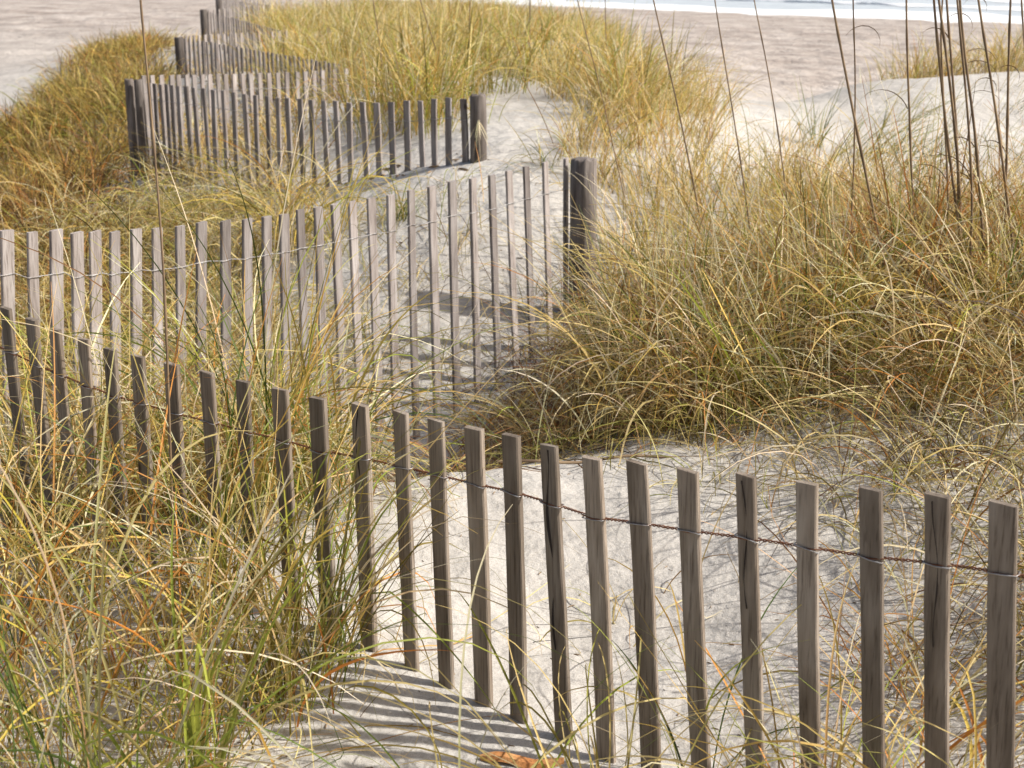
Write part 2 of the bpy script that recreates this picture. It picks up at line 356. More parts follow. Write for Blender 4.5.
# nearest run
T1 = [(-22,296,5,560),(6,308,35,550),(32,319,54,530),(55,329,75,537),(84,339,97,520),(110,349,123,520),(138,356,150,520),(172,364,181,520),(207,372,215,520),(243,381,253,560),(280,389,289,560),(318,398,330,639),
 (360,404,369,653),(401,412,413,670),(436,420,447,683),(474,428,483,698),(511,435,518,717),(549,445,564,734),(592,458,605,747),(637,462,650,757),
 (688,470,702,768),(746,475,756,768),(807,483,813,768),(871,489,875,768),(938,495,939,768),(1004,503,1003,768),(1076,512,1072,768),(1155,522,1149,768)]
A1, B1 = (.65, 2.0), (-.27, 2.71)
P = []
for k, (x, y, bx, by) in enumerate(T1):
    tp = col_hit(x, y, A1, B1) if x > 280 else col_hit(x, y, B1, (-1.12, 3.34)); P.append((tp, lean_of(tp, bx, by)))
fence('picket_fence', 'nearest weathered picket fence with rusty twisted wire, crossing the whole foreground sand', P, cracks=(17, 12, 21, 24), wm=WOOD2)
# second run, sunlit
T2 = [(-38,228),(-15,229),(7,230),(32,232),(56,230),(77,232.5),(95,231),(114.5,231.5),(136,229),(157,228),(180,226),(201.6,222),(225.5,220.5),(247,219),(266.5,216.5),(284,214),(300,209.5),(318,207),(335,204),
 (352,201.5),(371,198),(390.5,195),(411,190),(431.5,186),(452,181),(472.5,178),(491.7,175),(508.7,171),(526,166.5),(545,162)]
A2, B2 = (-1.42, 4.2), (.15, 6.1)
P = []
for x, y in T2:
    tp = col_hit(x, y, A2, B2); P.append((tp, lean_of(tp, x+(2 if x < 300 else 6)+random.uniform(-2, 2), y+200)))
pe = col_hit(584, 160, A2, B2); pd = U(566, 158, pe.y+.05); P.append((pd, .01))
f2 = fence('picket_fence', 'sunlit pale grey picket fence behind the nearest one, ending at a thick round post', P, detail=1, wire_drop=.13, th=.013, posts=[(pe, .055, 1.0)])
# third run, dark
T3 = [(-930,125),(-892,122),(-855,125),(-820,130),(-785,130),(-745,133),(-708,135),(-672,133),(-638,135),(-603,130),(-572,130),(-540,128),(-512,125),(-480,123),(-455,122),(-428,118),(-398,116),(-370,113),(-342,108),(-315,104),(-290,102),(-265,98),(-240,96),(-220,93),(-200,92),(-185,90),(-170,88),(-155,88),(-140,86),(-126,85)]
P = []
for x, y in T3:
    px = -x/2.56+100; py = y/2.56+50; f = (463-px)/(463-149)
    Y = 8.0+.9*f+1.0*f*f
    P.append((U(px, py, Y), random.uniform(-.02, .03)))
p3 = U(478, 96, 7.98)
f3 = fence('picket_fence', 'shaded dark picket fence with its round end post beside the bare sand hump', P, detail=1, posts=[(p3, .043, .8)], th=.014)
# fourth run, lit, behind it
P = []
xs4 = [112,133,157,183,200,222,240,262,281,301,321,343,365,385,408,432,455,478,505,525,548,570,600,630]
for k, x in enumerate(xs4):
    px = x/2.56+100; f = (px-143)/205; py = 75.5-3*f-4*f**4
    P.append((U(px, py, 10.0+1.6*f), random.uniform(-.02, .02)))
fence('picket_fence', 'sunlit picket fence with a thick dark post at its left end, half hidden by grass', P, detail=1, th=.014,
      posts=[(U(129, 80, 9.85), .03, 1.1), (U(138, 80.5, 9.8), .026, 1.1)])
# far runs
def far(label, xs, y0, y1, Y0, Y1, post):
    P = [(U(x, y0+(y1-y0)*k/(len(xs)-1), Y0+(Y1-Y0)*k/(len(xs)-1)), random.uniform(-.03, .03)) for k, x in enumerate(xs)]
    fence('picket_fence', label, P, detail=0, th=.014, wd=.042, posts=[(U(*post[:3]), post[3], .95)] if post else ())
def far2(label, a, b_, nn):
    P = []
    for k in range(nn):
        f = k/(nn-1); P.append((U(a[0]+(b_[0]-a[0])*f, a[1]+(b_[1]-a[1])*f+random.uniform(-.5, .5), a[2]+(b_[2]-a[2])*f), random.uniform(-.03, .03)))
    fence('picket_fence', label, P, detail=0, th=.014, wd=.042)
far2('shaded distant picket fence slanting back to the dark post left of golden grass', (338, 64, 11.8), (185, 38, 14.9), 36)
far2('shaded far away picket fence slanting back to the second most distant post', (283, 31, 17.1), (208, 12, 20.9), 30)
far2('shaded picket fence stub at the very top, before the most distant fence', (268, 5, 23.6), (222, -2, 26.9), 24)
far('small blurred picket fence in the distance, its dark post left of golden grass', [186,190,194,199,205,211,218,224,230,235,241,247,253,259,265,272,279,286], 36, 31, 15.1, 17, (179,38,15,.043))
far('second most distant picket fence, its post near the upper left beach sand', [209,214,219,224,229,233,238,243,248,253,258,263,269], 10, 5, 21.1, 23.5, (203.5,10,21,.05))
far('most distant picket fence, cut off by the top of the photo', [222,226,230,234,238,242,246,250,254,258,263], -3, -8, 27.1, 29.5, (219,-3,27,.06))

# ------------------------------------------------------------ grass
PAL = {'green': (.08,.125,.02), 'lime': (.30,.33,.05), 'olive': (.23,.20,.045), 'gold': (.58,.41,.10), 'straw': (.68,.54,.24),
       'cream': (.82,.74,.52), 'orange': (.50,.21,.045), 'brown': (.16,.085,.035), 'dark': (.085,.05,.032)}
def mixcol(weights, m, rg):
    ks = list(weights); p = np.array([weights[k] for k in ks], float); p /= p.sum()
    c = np.array([PAL[k] for k in ks])[rg.choice(len(ks), m, p=p)]
    return c*rg.uniform(.6, 1.3, (m, 1))*rg.uniform(.93, 1.07, (m, 3))
def blades(name, roots, az, el, bend, ln, wd, c0, c1, nseg=8, rg=rng, vee=False, org=None, power=1.2):
    m = len(roots); t = np.linspace(0, 1, nseg+1); tm = (t[1:]+t[:-1])/2
    th = el[:,None]-bend[:,None]*tm[None]**power
    kn = np.where(rg.random(m) < .1, rg.uniform(.7, 1.9, m), 0); t0 = rg.uniform(.35, .8, m)
    th = th-kn[:,None]/(1+np.exp(-(tm[None]-t0[:,None])*40))          # snapped blades
    swirl = rg.normal(0, .6, m)
    aa = az[:,None]+swirl[:,None]*tm
    T = np.stack([np.cos(th)*np.cos(aa), np.cos(th)*np.sin(aa), np.sin(th)], -1)*(ln/nseg)[:,None,None]
    P = np.concatenate([np.zeros((m,1,3)), np.cumsum(T, 1)], 1)+roots[:,None]
    Hh = H(P[...,0], P[...,1])
    P[...,2] = np.where(P[...,2] < Hh+.004, Hh+.004+rg.uniform(0, .012, (m,1)), P[...,2]); P[:,0,2] = roots[:,2]
    tg = np.gradient(P, axis=1); tg /= np.linalg.norm(tg, axis=2)[...,None]+1e-9
    tau = rg.uniform(-1.0, 1.0, m)[:,None]+rg.normal(0, .25, m)[:,None]*t
    sh = np.stack([-np.sin(az), np.cos(az), np.zeros(m)], -1)[:,None]+0*tg
    nn = np.cross(tg, sh); nn /= np.linalg.norm(nn, axis=2)[...,None]+1e-9; sh = np.cross(nn, tg)
    side = np.cos(tau)[...,None]*sh+np.sin(tau)[...,None]*nn; nor = np.cross(side, tg)
    W = (wd[:,None]*(.75+.25*np.sin(t*math.pi))*(1-t**4*.75))[...,None]
    a, b_ = P-side*W/2, P+side*W/2
    col = c0[:,None]*(1-t[None,:,None]**.8)+c1[:,None]*t[None,:,None]**.8
    if vee:
        V = np.stack([a, P+nor*W*.22, b_], 2); k = 3
    else: V = np.stack([a, b_], 2); k = 2
    CC = np.repeat(col[:,:,None], k, 2)
    base = (np.arange(m)*(nseg+1)*k)[:,None,None]+(np.arange(nseg)*k)[None,:,None]+np.arange(k-1)[None,None]
    Q = np.stack([base, base+1, base+k+1, base+k], -1).reshape(-1, 4)
    V = V.reshape(-1, 3)
    if org is not None: V = V-np.array(org)
    me = fast_mesh(name, V, Q)
    ca = me.color_attributes.new('Col', 'FLOAT_COLOR', 'POINT')
    ca.data.foreach_set('color', np.concatenate([np.clip(CC.reshape(-1, 3), 0, 1), np.ones((len(V), 1))], 1).astype(np.float32).ravel())
    o = link(name, me, grass)
    if org is not None: o.location = org
    return o
def clumps(cent, nb, rad, ln, pal, tip, rg, wind=(0, 0), el=(62, 88), bend=(20, 130), wd=(.0026, .0046), outward=.5):
    """centres (m,2) -> arrays of blades"""
    m = len(cent); cnt = rg.poisson(nb, m)+2; idx = np.repeat(np.arange(m), cnt); k = len(idx)
    off = rg.normal(0, rad, (k, 2)); xy = cent[idx]+off
    az = np.where(rg.random(k) < outward, np.arctan2(off[:,1]+wind[1]*rad, off[:,0]+wind[0]*rad), rg.uniform(-math.pi, math.pi, k))
    sc = rg.uniform(.75, 1.2, m)[idx]
    l_ = rg.uniform(ln[0], ln[1], k)*sc
    e = np.radians(rg.uniform(el[0], el[1], k)); be = np.radians(rg.uniform(bend[0], bend[1], k)*rg.uniform(.7, 1.1, m)[idx])
    w_ = rg.uniform(wd[0], wd[1], k)*np.where(rg.random(k) < .07, 1.4, 1)
    c0 = mixcol(pal, k, rg); c1 = mixcol(tip, k, rg)
    g_ = mixcol(pal, m, rg)[idx]; q_ = rg.uniform(0, .55, m)[idx][:,None]; c0 = c0*(1-q_)+g_*q_     # each clump leans to one colour
    dry = rg.random(k) < .55; c1 = np.where(dry[:,None], c1, c0*rg.uniform(.9, 1.5, (k, 1)))
    be = be*np.where(rg.random(k) < .35, rg.uniform(1.3, 2.0, k), 1)
    roots = np.column_stack([xy, H(xy[:,0], xy[:,1])-.01])
    return dict(roots=roots, az=az, el=e, bend=be, ln=l_, wd=w_, c0=c0, c1=c1)
def scatter(m, xr, yr, rg, keep=None):
    out_ = np.zeros((0, 2))
    while len(out_) < m:
        y = rg.uniform(*yr, m*2); x = rg.uniform(0, 1, m*2)
        x = xr[0](y)+(xr[1](y)-xr[0](y))*x if callable(xr[0]) else xr[0]+(xr[1]-xr[0])*x
        p = np.stack([x, y], 1)
        if keep is not None: p = p[keep(p[:,0], p[:,1])]
        out_ = np.concatenate([out_, p])
    return out_[:m]
def lin(a, b): return lambda y: a+b*y
GOLD = dict(olive=1.5, lime=2, gold=5, straw=4, orange=1.8, brown=1.8, green=1.2)
TIPG = dict(cream=4, straw=5, gold=3, orange=.7)
FRESH = dict(green=7, lime=4.5, olive=1.5, gold=2, orange=1.5, straw=1.5)
TIPF = dict(straw=4, cream=4, lime=2, gold=2, green=.6)
BRN = dict(brown=5, orange=2.5, gold=2, olive=2.5, straw=1, dark=2)
DEAD = dict(brown=4, dark=3, orange=2, straw=2, gold=1)
def stuff(name, label, cat, nseg=8, **k):
    o = blades(name, nseg=nseg, **k); tag(o, label, cat, kind='stuff'); return o
rg = np.random.default_rng(11)
def merge(*ds): return {k: np.concatenate([d[k] for d in ds]) for k in ds[0]}
# mound right of the middle
def mound_keep(x, y):
    left = .50-.62*np.clip((y-3.9)/.7, 0, 1)+.35*np.clip((y-5.3), 0, 1)
    front = 4.12-.12*np.clip(x-1, 0, 1)+.12*np.sin(x*9)
    return (x > left) & (y > front)
c = scatter(300, (-.3, 3.0), (3.9, 5.55), rg, lambda x, y: mound_keep(x, y) & (x > .3+.1*(y-4)))
d1 = clumps(c, 34, .065, (.32, .72), dict(olive=.8, lime=2, gold=3.5, straw=4.5, orange=2.6, brown=3, green=1.6), dict(cream=7, straw=5, gold=2, orange=.4), rg, wind=(-.1, -.2), bend=(30, 200), el=(60, 90), wd=(.0028, .005), outward=.2)
c = scatter(46, (-.15, .5), (4.05, 5.3), rg, lambda x, y: mound_keep(x, y))
d5 = clumps(c, 30, .06, (.18, .42), dict(orange=2, brown=3, straw=3, gold=2, dark=1), dict(cream=6, straw=4, orange=1), rg, bend=(60, 220), el=(50, 88), wd=(.0026, .0045), outward=.3)
c = scatter(150, (.35, 3.0), (4.2, 5.6), rg, mound_keep)
d6 = clumps(c, 11, .06, (.38, .64), dict(orange=3, green=5, lime=3, brown=2, straw=1.5), dict(straw=4, cream=3, lime=1, orange=1), rg, bend=(2, 60), el=(70, 90), wd=(.0026, .0045), outward=.3)
c = scatter(90, (.1, 3.0), (5.3, 6.4), rg, mound_keep)
d3 = clumps(c, 20, .07, (.18, .42), GOLD, dict(cream=5, straw=5, gold=2), rg, bend=(10, 150), el=(50, 89))
c = scatter(30, (1.1, 2.2), (4.5, 5.6), rg)
d4 = clumps(c, 22, .05, (.5, .8), dict(orange=5, brown=3, olive=3, gold=2), dict(orange=2, straw=3, brown=2, cream=2), rg, bend=(2, 90), el=(75, 90))
c = scatter(170, (-.2, 3.0), (3.95, 6.0), rg, mound_keep)
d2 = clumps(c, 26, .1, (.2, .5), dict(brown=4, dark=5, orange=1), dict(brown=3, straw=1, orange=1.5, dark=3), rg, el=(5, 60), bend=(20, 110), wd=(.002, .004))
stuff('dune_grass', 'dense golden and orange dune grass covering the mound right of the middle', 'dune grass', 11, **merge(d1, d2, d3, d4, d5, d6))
# behind the mound, thinning over the sand to the right and towards the ridge
def tail_keep(x, y): return (x > .35+.1*np.sin(y*3)) & (x < .1+.125*y+.9*(8.2-np.minimum(y, 8.2)))
c = scatter(135, (.3, 3), (6.2, 10.5), rg, tail_keep)
d1 = clumps(c, 34, .07, (.25, .55), GOLD, TIPG, rg, wind=(.3, 0), bend=(10, 110))
c = scatter(34, (.9, 3.4), (6.2, 7.6), rg)
d2 = clumps(c, 12, .08, (.15, .38), GOLD, TIPG, rg, wind=(.3, 0), bend=(10, 100))
stuff('dune_grass', 'thinner yellow green grass running from the mound up to the ridge', 'dune grass', 7, **merge(d1, d2))
# ridge behind the bare hump
def ridge_keep(x, y):
    return ~((y < 10.2) & (x > -.3) & (x < .62)) & (x < np.where(y > 11, .02+.068*y, .12+.08*y)) & (x > np.where(y < 20, -.158, -.17)*y) & ((y > 11.4) | (x > -.1*y)) & ((nz(x, y, 1.1, 91) > -.24) | (y > 20))
c = scatter(760, (lin(.2, -.19), lin(.1, .085)), (9.0, 33), rg, ridge_keep)
d1 = clumps(c, 32, .11, (.3, .68), dict(olive=3, lime=4, gold=5, straw=2, green=1.2, orange=1), TIPG, rg, wind=(.3, 0), el=(65, 90), bend=(5, 110), wd=(.0045, .0075))
stuff('dune_grass', 'thick golden grass standing along the dune ridge behind the fences', 'dune grass', 6, **d1)
# between the far fences
c = scatter(34, (lin(0, -.235), lin(0, -.12)), (9.2, 11.3), rg)
d0 = clumps(c, 26, .1, (.2, .45), dict(gold=4, straw=3, olive=2, brown=2, orange=1), TIPG, rg, bend=(30, 130), wd=(.004, .006))
c = scatter(75, (lin(0, -.235), lin(0, -.13)), (11.6, 28), rg, lambda x, y: (y > 12.2) | (x > -.2*y))
d1 = clumps(c, 26, .12, (.14, .3), dict(gold=4, straw=3, olive=2, brown=2, orange=1), TIPG, rg, bend=(30, 130), wd=(.005, .008))
stuff('dune_grass', 'straw coloured grass growing around the distant small fences', 'dune grass', 7, **merge(d0, d1))
# valley on the left
def val_keep(x, y): return (x < np.where(y > 12.5, -.234*y, -.258*y-.05)) & (x > -.6*y) & (y < np.interp(-x/y, [.24, .28, .345, .5], [30, 24, 15.5, 13])) & (nz(x, y, 1.3, 77) > -.62)
c = scatter(820, (lin(-.3, -.5), lin(0, -.232)), (6.2, 30), rg, val_keep); nearv = c[:,1] < 11
d1 = clumps(c[nearv], 40, .15, (.25, .55), BRN, dict(gold=4, straw=3, orange=3, brown=3, olive=2), rg, el=(45, 88), bend=(20, 140), wd=(.004, .008))
d2 = clumps(c[~nearv], 34, .15, (.25, .5), dict(gold=3, olive=4, lime=1, brown=4, orange=2), dict(gold=3, straw=3, olive=3, lime=1, brown=2), rg, el=(50, 88), bend=(10, 120), wd=(.006, .01))
stuff('dune_grass', 'brown and orange grass filling the low ground left of the fences', 'dune grass', 6, **merge(d1, d2))
# pale arching grass in front of the dark fence
def pk(x, y): return ((x < -.14*y-.15) | ((y > 7.9) & (x < -1.25)))
c = scatter(175, (lin(-.1, -.36), lin(0, -.14)), (5.2, 8.9), rg, lambda x, y: pk(x, y) & (y > 4.2+(x+1.42)*1.21+.25))
d1 = clumps(c, 40, .08, (.35, .7), dict(gold=3, olive=3, lime=2, straw=3, brown=2), dict(cream=5, straw=5, gold=2), rg, el=(55, 86), bend=(60, 190), wd=(.0032, .0052))
stuff('dune_grass', 'pale arching grass between the sunlit fence and the dark fence', 'dune grass', 8, **d1)
# hollow between first and second fence
c = scatter(46, (-1.55, -.42), (3.25, 4.25), rg, lambda x, y: (x < -.145*y) & (y < 4.1+(x+1.42)*1.21+.1) & (y > 3.02-(x+.6)*.62+.1))
d1 = clumps(c, 40, .06, (.4, .8), dict(gold=3, olive=3, lime=3, green=2, orange=2, straw=2), dict(cream=5, straw=5, gold=2), rg, el=(58, 88), bend=(40, 150))
c = scatter(40, (-1.9, -.2), (3.3, 4.9), rg)
d2 = clumps(c, 16, .1, (.2, .45), DEAD, dict(straw=3, brown=3), rg, el=(5, 50), bend=(20, 90), wd=(.002, .004))
stuff('dune_grass', 'tangled straw and green grass in the hollow between the two nearest fences', 'dune grass', 9, **merge(d1, d2))
# sparse grass on the sand behind the sunlit fence and behind the nearest fence
c = scatter(60, (-1.0, .1), (5.4, 7.4), rg, lambda x, y: y > 6.1+(x-.15)*1.21+.1)
d1 = clumps(c, 8, .06, (.15, .4), dict(olive=2, brown=2, straw=2, lime=1), TIPG, rg, el=(20, 80), bend=(10, 90), wd=(.0025, .004))
c = scatter(85, (.1, 1.7), (2.5, 4.2), rg, lambda x, y: (x > .75) | (y > 3.95-.1*x) | (rg.random(len(x)) < .2))
d2 = clumps(c, 15, .06, (.2, .5), dict(olive=3, straw=3, orange=.7, lime=2, brown=2, dark=1), dict(straw=4, cream=3, brown=2, orange=.6), rg, el=(20, 85), bend=(40, 150), wd=(.0022, .004))
c = scatter(30, (.7, 1.7), (2.2, 4.0), rg, lambda x, y: x > .62+.1*(y-2.2))
d3 = clumps(c, 40, .07, (.25, .6), dict(orange=1, straw=3, olive=3, brown=3, dark=1), dict(straw=4, cream=3, orange=.6, brown=2), rg, el=(30, 85), bend=(50, 160), wd=(.0022, .004), wind=(-.4, -.3))
stuff('dune_grass', 'sparse wiry grass lying over the open white sand behind the pickets', 'dune grass', 9, **merge(d1, d2, d3))
c = scatter(46, (lin(0, .2), lin(0, .46)), (8.8, 13.2), rg)
d1 = clumps(c, 9, .09, (.25, .6), dict(green=3, olive=2, lime=3, gold=2), TIPF, rg, el=(30, 80), bend=(0, 60), wind=(3, 0), outward=.9, wd=(.004, .006))
stuff('dune_grass', 'wispy green blades bent to the right over the white sand slope', 'dune grass', 7, **d1)
# crest right, far
c = scatter(60, (lin(0, .245), lin(0, .5)), (14.0, 15.4), rg)
d1 = clumps(c, 34, .12, (.3, .6), GOLD, TIPG, rg, el=(65, 88), bend=(5, 80), wind=(.4, 0), wd=(.005, .008))
stuff('dune_grass', 'short golden grass behind the right sand crest near the beach', 'dune grass', 6, **d1)
# low litter under the left foreground
c = scatter(48, (-1.5, -.1), (1.7, 3.2), rg, lambda x, y: y < 2.72-(x+.27)*.75)
d1 = clumps(c, 12, .09, (.15, .45), dict(straw=3, brown=3, orange=1.5, gold=2), dict(cream=3, straw=4, brown=2), rg, el=(5, 60), bend=(10, 120), wd=(.0018, .0035))
stuff('dry_grass_litter', 'fallen dry blades lying on the sand at lower left', 'dry grass', 9, **d1)

# individual clumps that stand apart ---------------------------------
def clump(px, py, Y, label, nb, rad, ln, pal, tip, seed, **k):
    """a clump with its root on the ground at that place"""
    p = U(px, py, Y); g = float(H(p.x, p.y)); r = np.random.default_rng(seed)
    d = clumps(np.array([[p.x, p.y]]), nb, rad, ln, pal, tip, r, **k)
    o = blades('grass_clump', nseg=12, rg=r, vee=True, org=(p.x, p.y, g), **d)
    tag(o, label, 'grass clump', 'separate clumps of dune grass'); return o
G1 = dict(el=(68, 90), bend=(10, 170), wd=(.0025, .0048), outward=.45)
clump(95, 860, 2.05, 'tall green and cream clump rising from the lower left corner, in front of the fence', 134, .085, (0.59, 1.04), FRESH, TIPF, 1, **G1)
clump(-40, 800, 2.3, 'golden clump at the left edge, arching into the lower left corner', 118, .09, (0.54, 0.94), GOLD, TIPG, 2, **G1)
clump(190, 740, 2.38, 'green upright clump left of the shadow stripes in the foreground', 84, .05, (0.54, 0.94), FRESH, TIPF, 3, **G1)
clump(285, 700, 2.5, 'green clump directly below the half hidden pickets, left of the shadow stripes', 84, .045, (0.43, 0.79), FRESH, TIPF, 4, **G1)
clump(120, 640, 2.65, 'orange stemmed clump in the left foreground in front of buried pickets', 56, .06, (0.49, 0.88), dict(orange=3, gold=3, lime=2, green=2, straw=2), TIPF, 5, **G1)
clump(20, 640, 2.75, 'straw clump at the left edge against the nearest fence', 52, .06, (0.43, 0.83), GOLD, TIPG, 6, **G1)
clump(220, 590, 2.85, 'mixed green and tan clump growing through the nearest fence', 56, .05, (0.49, 0.83), FRESH, TIPG, 7, **G1)
clump(352, 520, 3.3, 'bright green clump right behind the first fully visible pickets', 30, .04, (0.38, 0.68), FRESH, TIPF, 8, **G1)
clump(300, 480, 3.45, 'yellow green clump between the two nearest fences, left of the open sand', 47, .05, (0.49, 0.83), dict(lime=4, green=3, gold=3, orange=1), TIPF, 9, **G1)
clump(262, 468, 3.45, 'tall orange and green clump between the nearest fences, left of the green one', 73, .055, (0.59, 0.99), dict(orange=3, gold=3, green=3, lime=3, brown=1), TIPF, 41, **G1)
clump(120, 500, 3.4, 'straw and rust clump behind the buried left pickets of the nearest fence', 73, .07, (0.49, 0.83), dict(orange=3, brown=2, straw=3, gold=3), TIPG, 42, **G1)
clump(322, 655, 2.66, 'slender upright green clump at the foot of the half hidden pickets, above the shadow stripes', 42, .035, (.42, .75), FRESH, TIPF, 51, **G1)
clump(60, 560, 2.95, 'loose green and straw clump hiding the leftmost pickets of the nearest fence', 55, .06, (.4, .7), FRESH, TIPF, 52, **G1)
clump(620, 860, 1.98, 'arching straw clump rooted below the frame under the middle pickets', 60, .05, (.4, .7), dict(gold=3, straw=3, olive=2, lime=1), dict(cream=4, straw=5), 10, el=(45, 80), bend=(60, 150), wd=(.0025, .0045))
clump(470, 890, 1.9, 'thin green clump rooted below the frame, arching over the shadow stripes', 46, .045, (.4, .75), FRESH, dict(cream=4, straw=5), 11, el=(45, 84), bend=(40, 130), wd=(.0025, .0045))
clump(700, 745, 2.3, 'small green clump in the gap right of the leaning middle pickets', 17, .03, (0.27, 0.55), FRESH, TIPF, 12, **G1)
clump(830, 830, 2.05, 'yellow green clump at the foot of the right hand pickets', 60, .04, (.35, .6), dict(lime=3, gold=3, orange=2, straw=2), TIPG, 13, el=(50, 86), bend=(30, 130), wd=(.0025, .0045))
clump(960, 840, 2.05, 'orange and straw clump in the lower right corner', 80, .05, (.35, .65), dict(orange=3, gold=3, straw=3, lime=1), TIPG, 14, el=(50, 86), bend=(40, 140), wd=(.0025, .0045))
clump(200, 800, 2.2, 'broad green bladed clump at the bottom edge left of the bark piece', 18, .03, (.35, .6), dict(green=4, lime=3), dict(lime=3, straw=3), 15, el=(60, 88), bend=(5, 60), wd=(.005, .009))
clump(398, 192, 7.2, 'small green tuft alone on the sand between the sunlit and dark fences', 42, .03, (.22, .45), dict(green=3, lime=3, gold=2), TIPF, 16, el=(45, 88), bend=(5, 90), wd=(.003, .006))
clump(290, 222, 7.4, 'tall arching pale clump rising in front of the middle of the dark fence', 90, .06, (.45, .85), dict(lime=3, gold=4, green=2, straw=2), TIPG, 31, el=(55, 88), bend=(30, 150), wd=(.004, .007))
clump(338, 215, 7.35, 'green and gold clump overlapping the dark fence, right of the taller pale one', 50, .05, (.4, .75), dict(lime=3, gold=3, green=2), TIPG, 32, el=(60, 88), bend=(20, 130), wd=(.004, .006))
clump(548, 158, 7.7, 'thin tuft on the sand beside the thick round post', 20, .03, (.2, .45), dict(green=2, lime=2, gold=2), TIPG, 17, el=(45, 88), bend=(5, 100), wd=(.003, .005))
clump(640, 148, 8.3, 'sparse tuft at the right edge of the bare sand hump', 34, .05, (.25, .5), dict(green=2, lime=2, gold=3), TIPG, 18, el=(50, 88), bend=(5, 100), wd=(.003, .005))
clump(816, 138, 10.2, 'upright dark green tuft standing alone on the right sand slope', 26, .035, (.2, .55), dict(green=4, olive=2), dict(lime=2, straw=1, green=2), 19, el=(60, 90), bend=(2, 40), wd=(.004, .008))
clump(868, 140, 10.0, 'wind bent green clump leaning right on the far sand slope', 44, .07, (.3, .65), dict(green=4, olive=3, lime=2), TIPF, 20, el=(30, 75), bend=(0, 50), wind=(3, 0), outward=1., wd=(.004, .007))
clump(905, 150, 9.4, 'second wind bent clump leaning right, nearer the tall stalks', 44, .08, (.3, .6), dict(green=3, olive=3, lime=2, gold=1), TIPF, 21, el=(30, 75), bend=(0, 50), wind=(3, 0), outward=1., wd=(.004, .007))
clump(785, 465, 4.05, 'green leaning clump at the front edge of the grassy mound', 60, .05, (.4, .75), dict(green=4, lime=3, olive=3, gold=1), dict(cream=3, straw=3, lime=2), 22, el=(40, 80), bend=(5, 60), wind=(-2, 0), outward=.9, wd=(.004, .006))
clump(700, 462, 3.95, 'small yellow clump on the white sand before the mound', 17, .03, (0.16, 0.40), dict(lime=3, gold=3, olive=2), TIPF, 23, **G1)
clump(930, 470, 3.9, 'brownish clump trailing over white sand right of the mound front', 60, .05, (.3, .6), dict(orange=2, brown=2, olive=3, straw=2), TIPG, 24, el=(20, 80), bend=(40, 140), wd=(.0025, .0045))

# tall dry seed stalks ------------------------------------------------
def stalk(pts, Y, label, r0=.0038, leaf=0, seed=0):
    """pts: picture points from the root up; bends happen in the stalk's own plane"""
    W = [U(x, y, Y) for x, y in pts]
    g = float(H(W[0].x, W[0].y)); 
    if W[0].z > g:                                # carry on down to the sand
        d = (W[0]-W[1]).normalized(); d.x *= .6
        k = (W[0].z-g+.01)/max(-d.z, .2); W.insert(0, W[0]+d*k)
    d = (W[-1]-W[-2]).normalized()
    W.append(W[-1]+d*max(.25, 0)+Vector((.01, 0, 0)))
    org = Vector((W[0].x, W[0].y, W[0].z)); P = np.array([np.array(p-org) for p in W])
    tt = np.linspace(0, len(P)-1, 26); Pc = np.stack([np.interp(tt, range(len(P)), P[:,i]) for i in range(3)], 1)
    for _ in range(3): Pc[1:-1] = (Pc[:-2]+2*Pc[1:-1]+Pc[2:])/4
    r = random.Random(seed)
    Pc[:,1] += .02*np.sin(np.linspace(0, 3, 26)+seed)
    root = bpy.data.objects.new('seed_stalk', None); C.objects.link(root); root.location = org
    tag(root, label, 'stalk', 'tall dry seed stalks')
    mb = MB(); rr = np.linspace(r0, r0*.62, 26); rr[::6] *= 1.3; mb.add(*tube(Pc, rr, 6)); mb.build('stem', STEM, root)
    for q in range(leaf):
        i = r.randint(8, 20); s = r.choice((-1, 1)); p = Pc[i]; nn_ = 12
        a = np.linspace(0, 1, nn_); ang = R(r.uniform(60, 80))-a**1.2*R(r.uniform(120, 230)); stp = r.uniform(.012, .02)
        lx = s*np.cumsum(np.cos(ang))*stp; lz = np.cumsum(np.sin(ang))*stp
        pts_ = np.stack([p[0]+lx, p[1]+.01*a, p[2]+lz], 1); w_ = .0042*(1-a*.8)
        Vl = np.concatenate([pts_+np.stack([0*a, -w_, w_*.5], 1), pts_+np.stack([0*a, w_, -w_*.5], 1)])
        Ql = [[j, j+1, nn_+j+1, nn_+j] for j in range(nn_-1)]
        mb = MB(); mb.add(Vl, np.array(Ql)); mb.build('leaf', STEM, root)
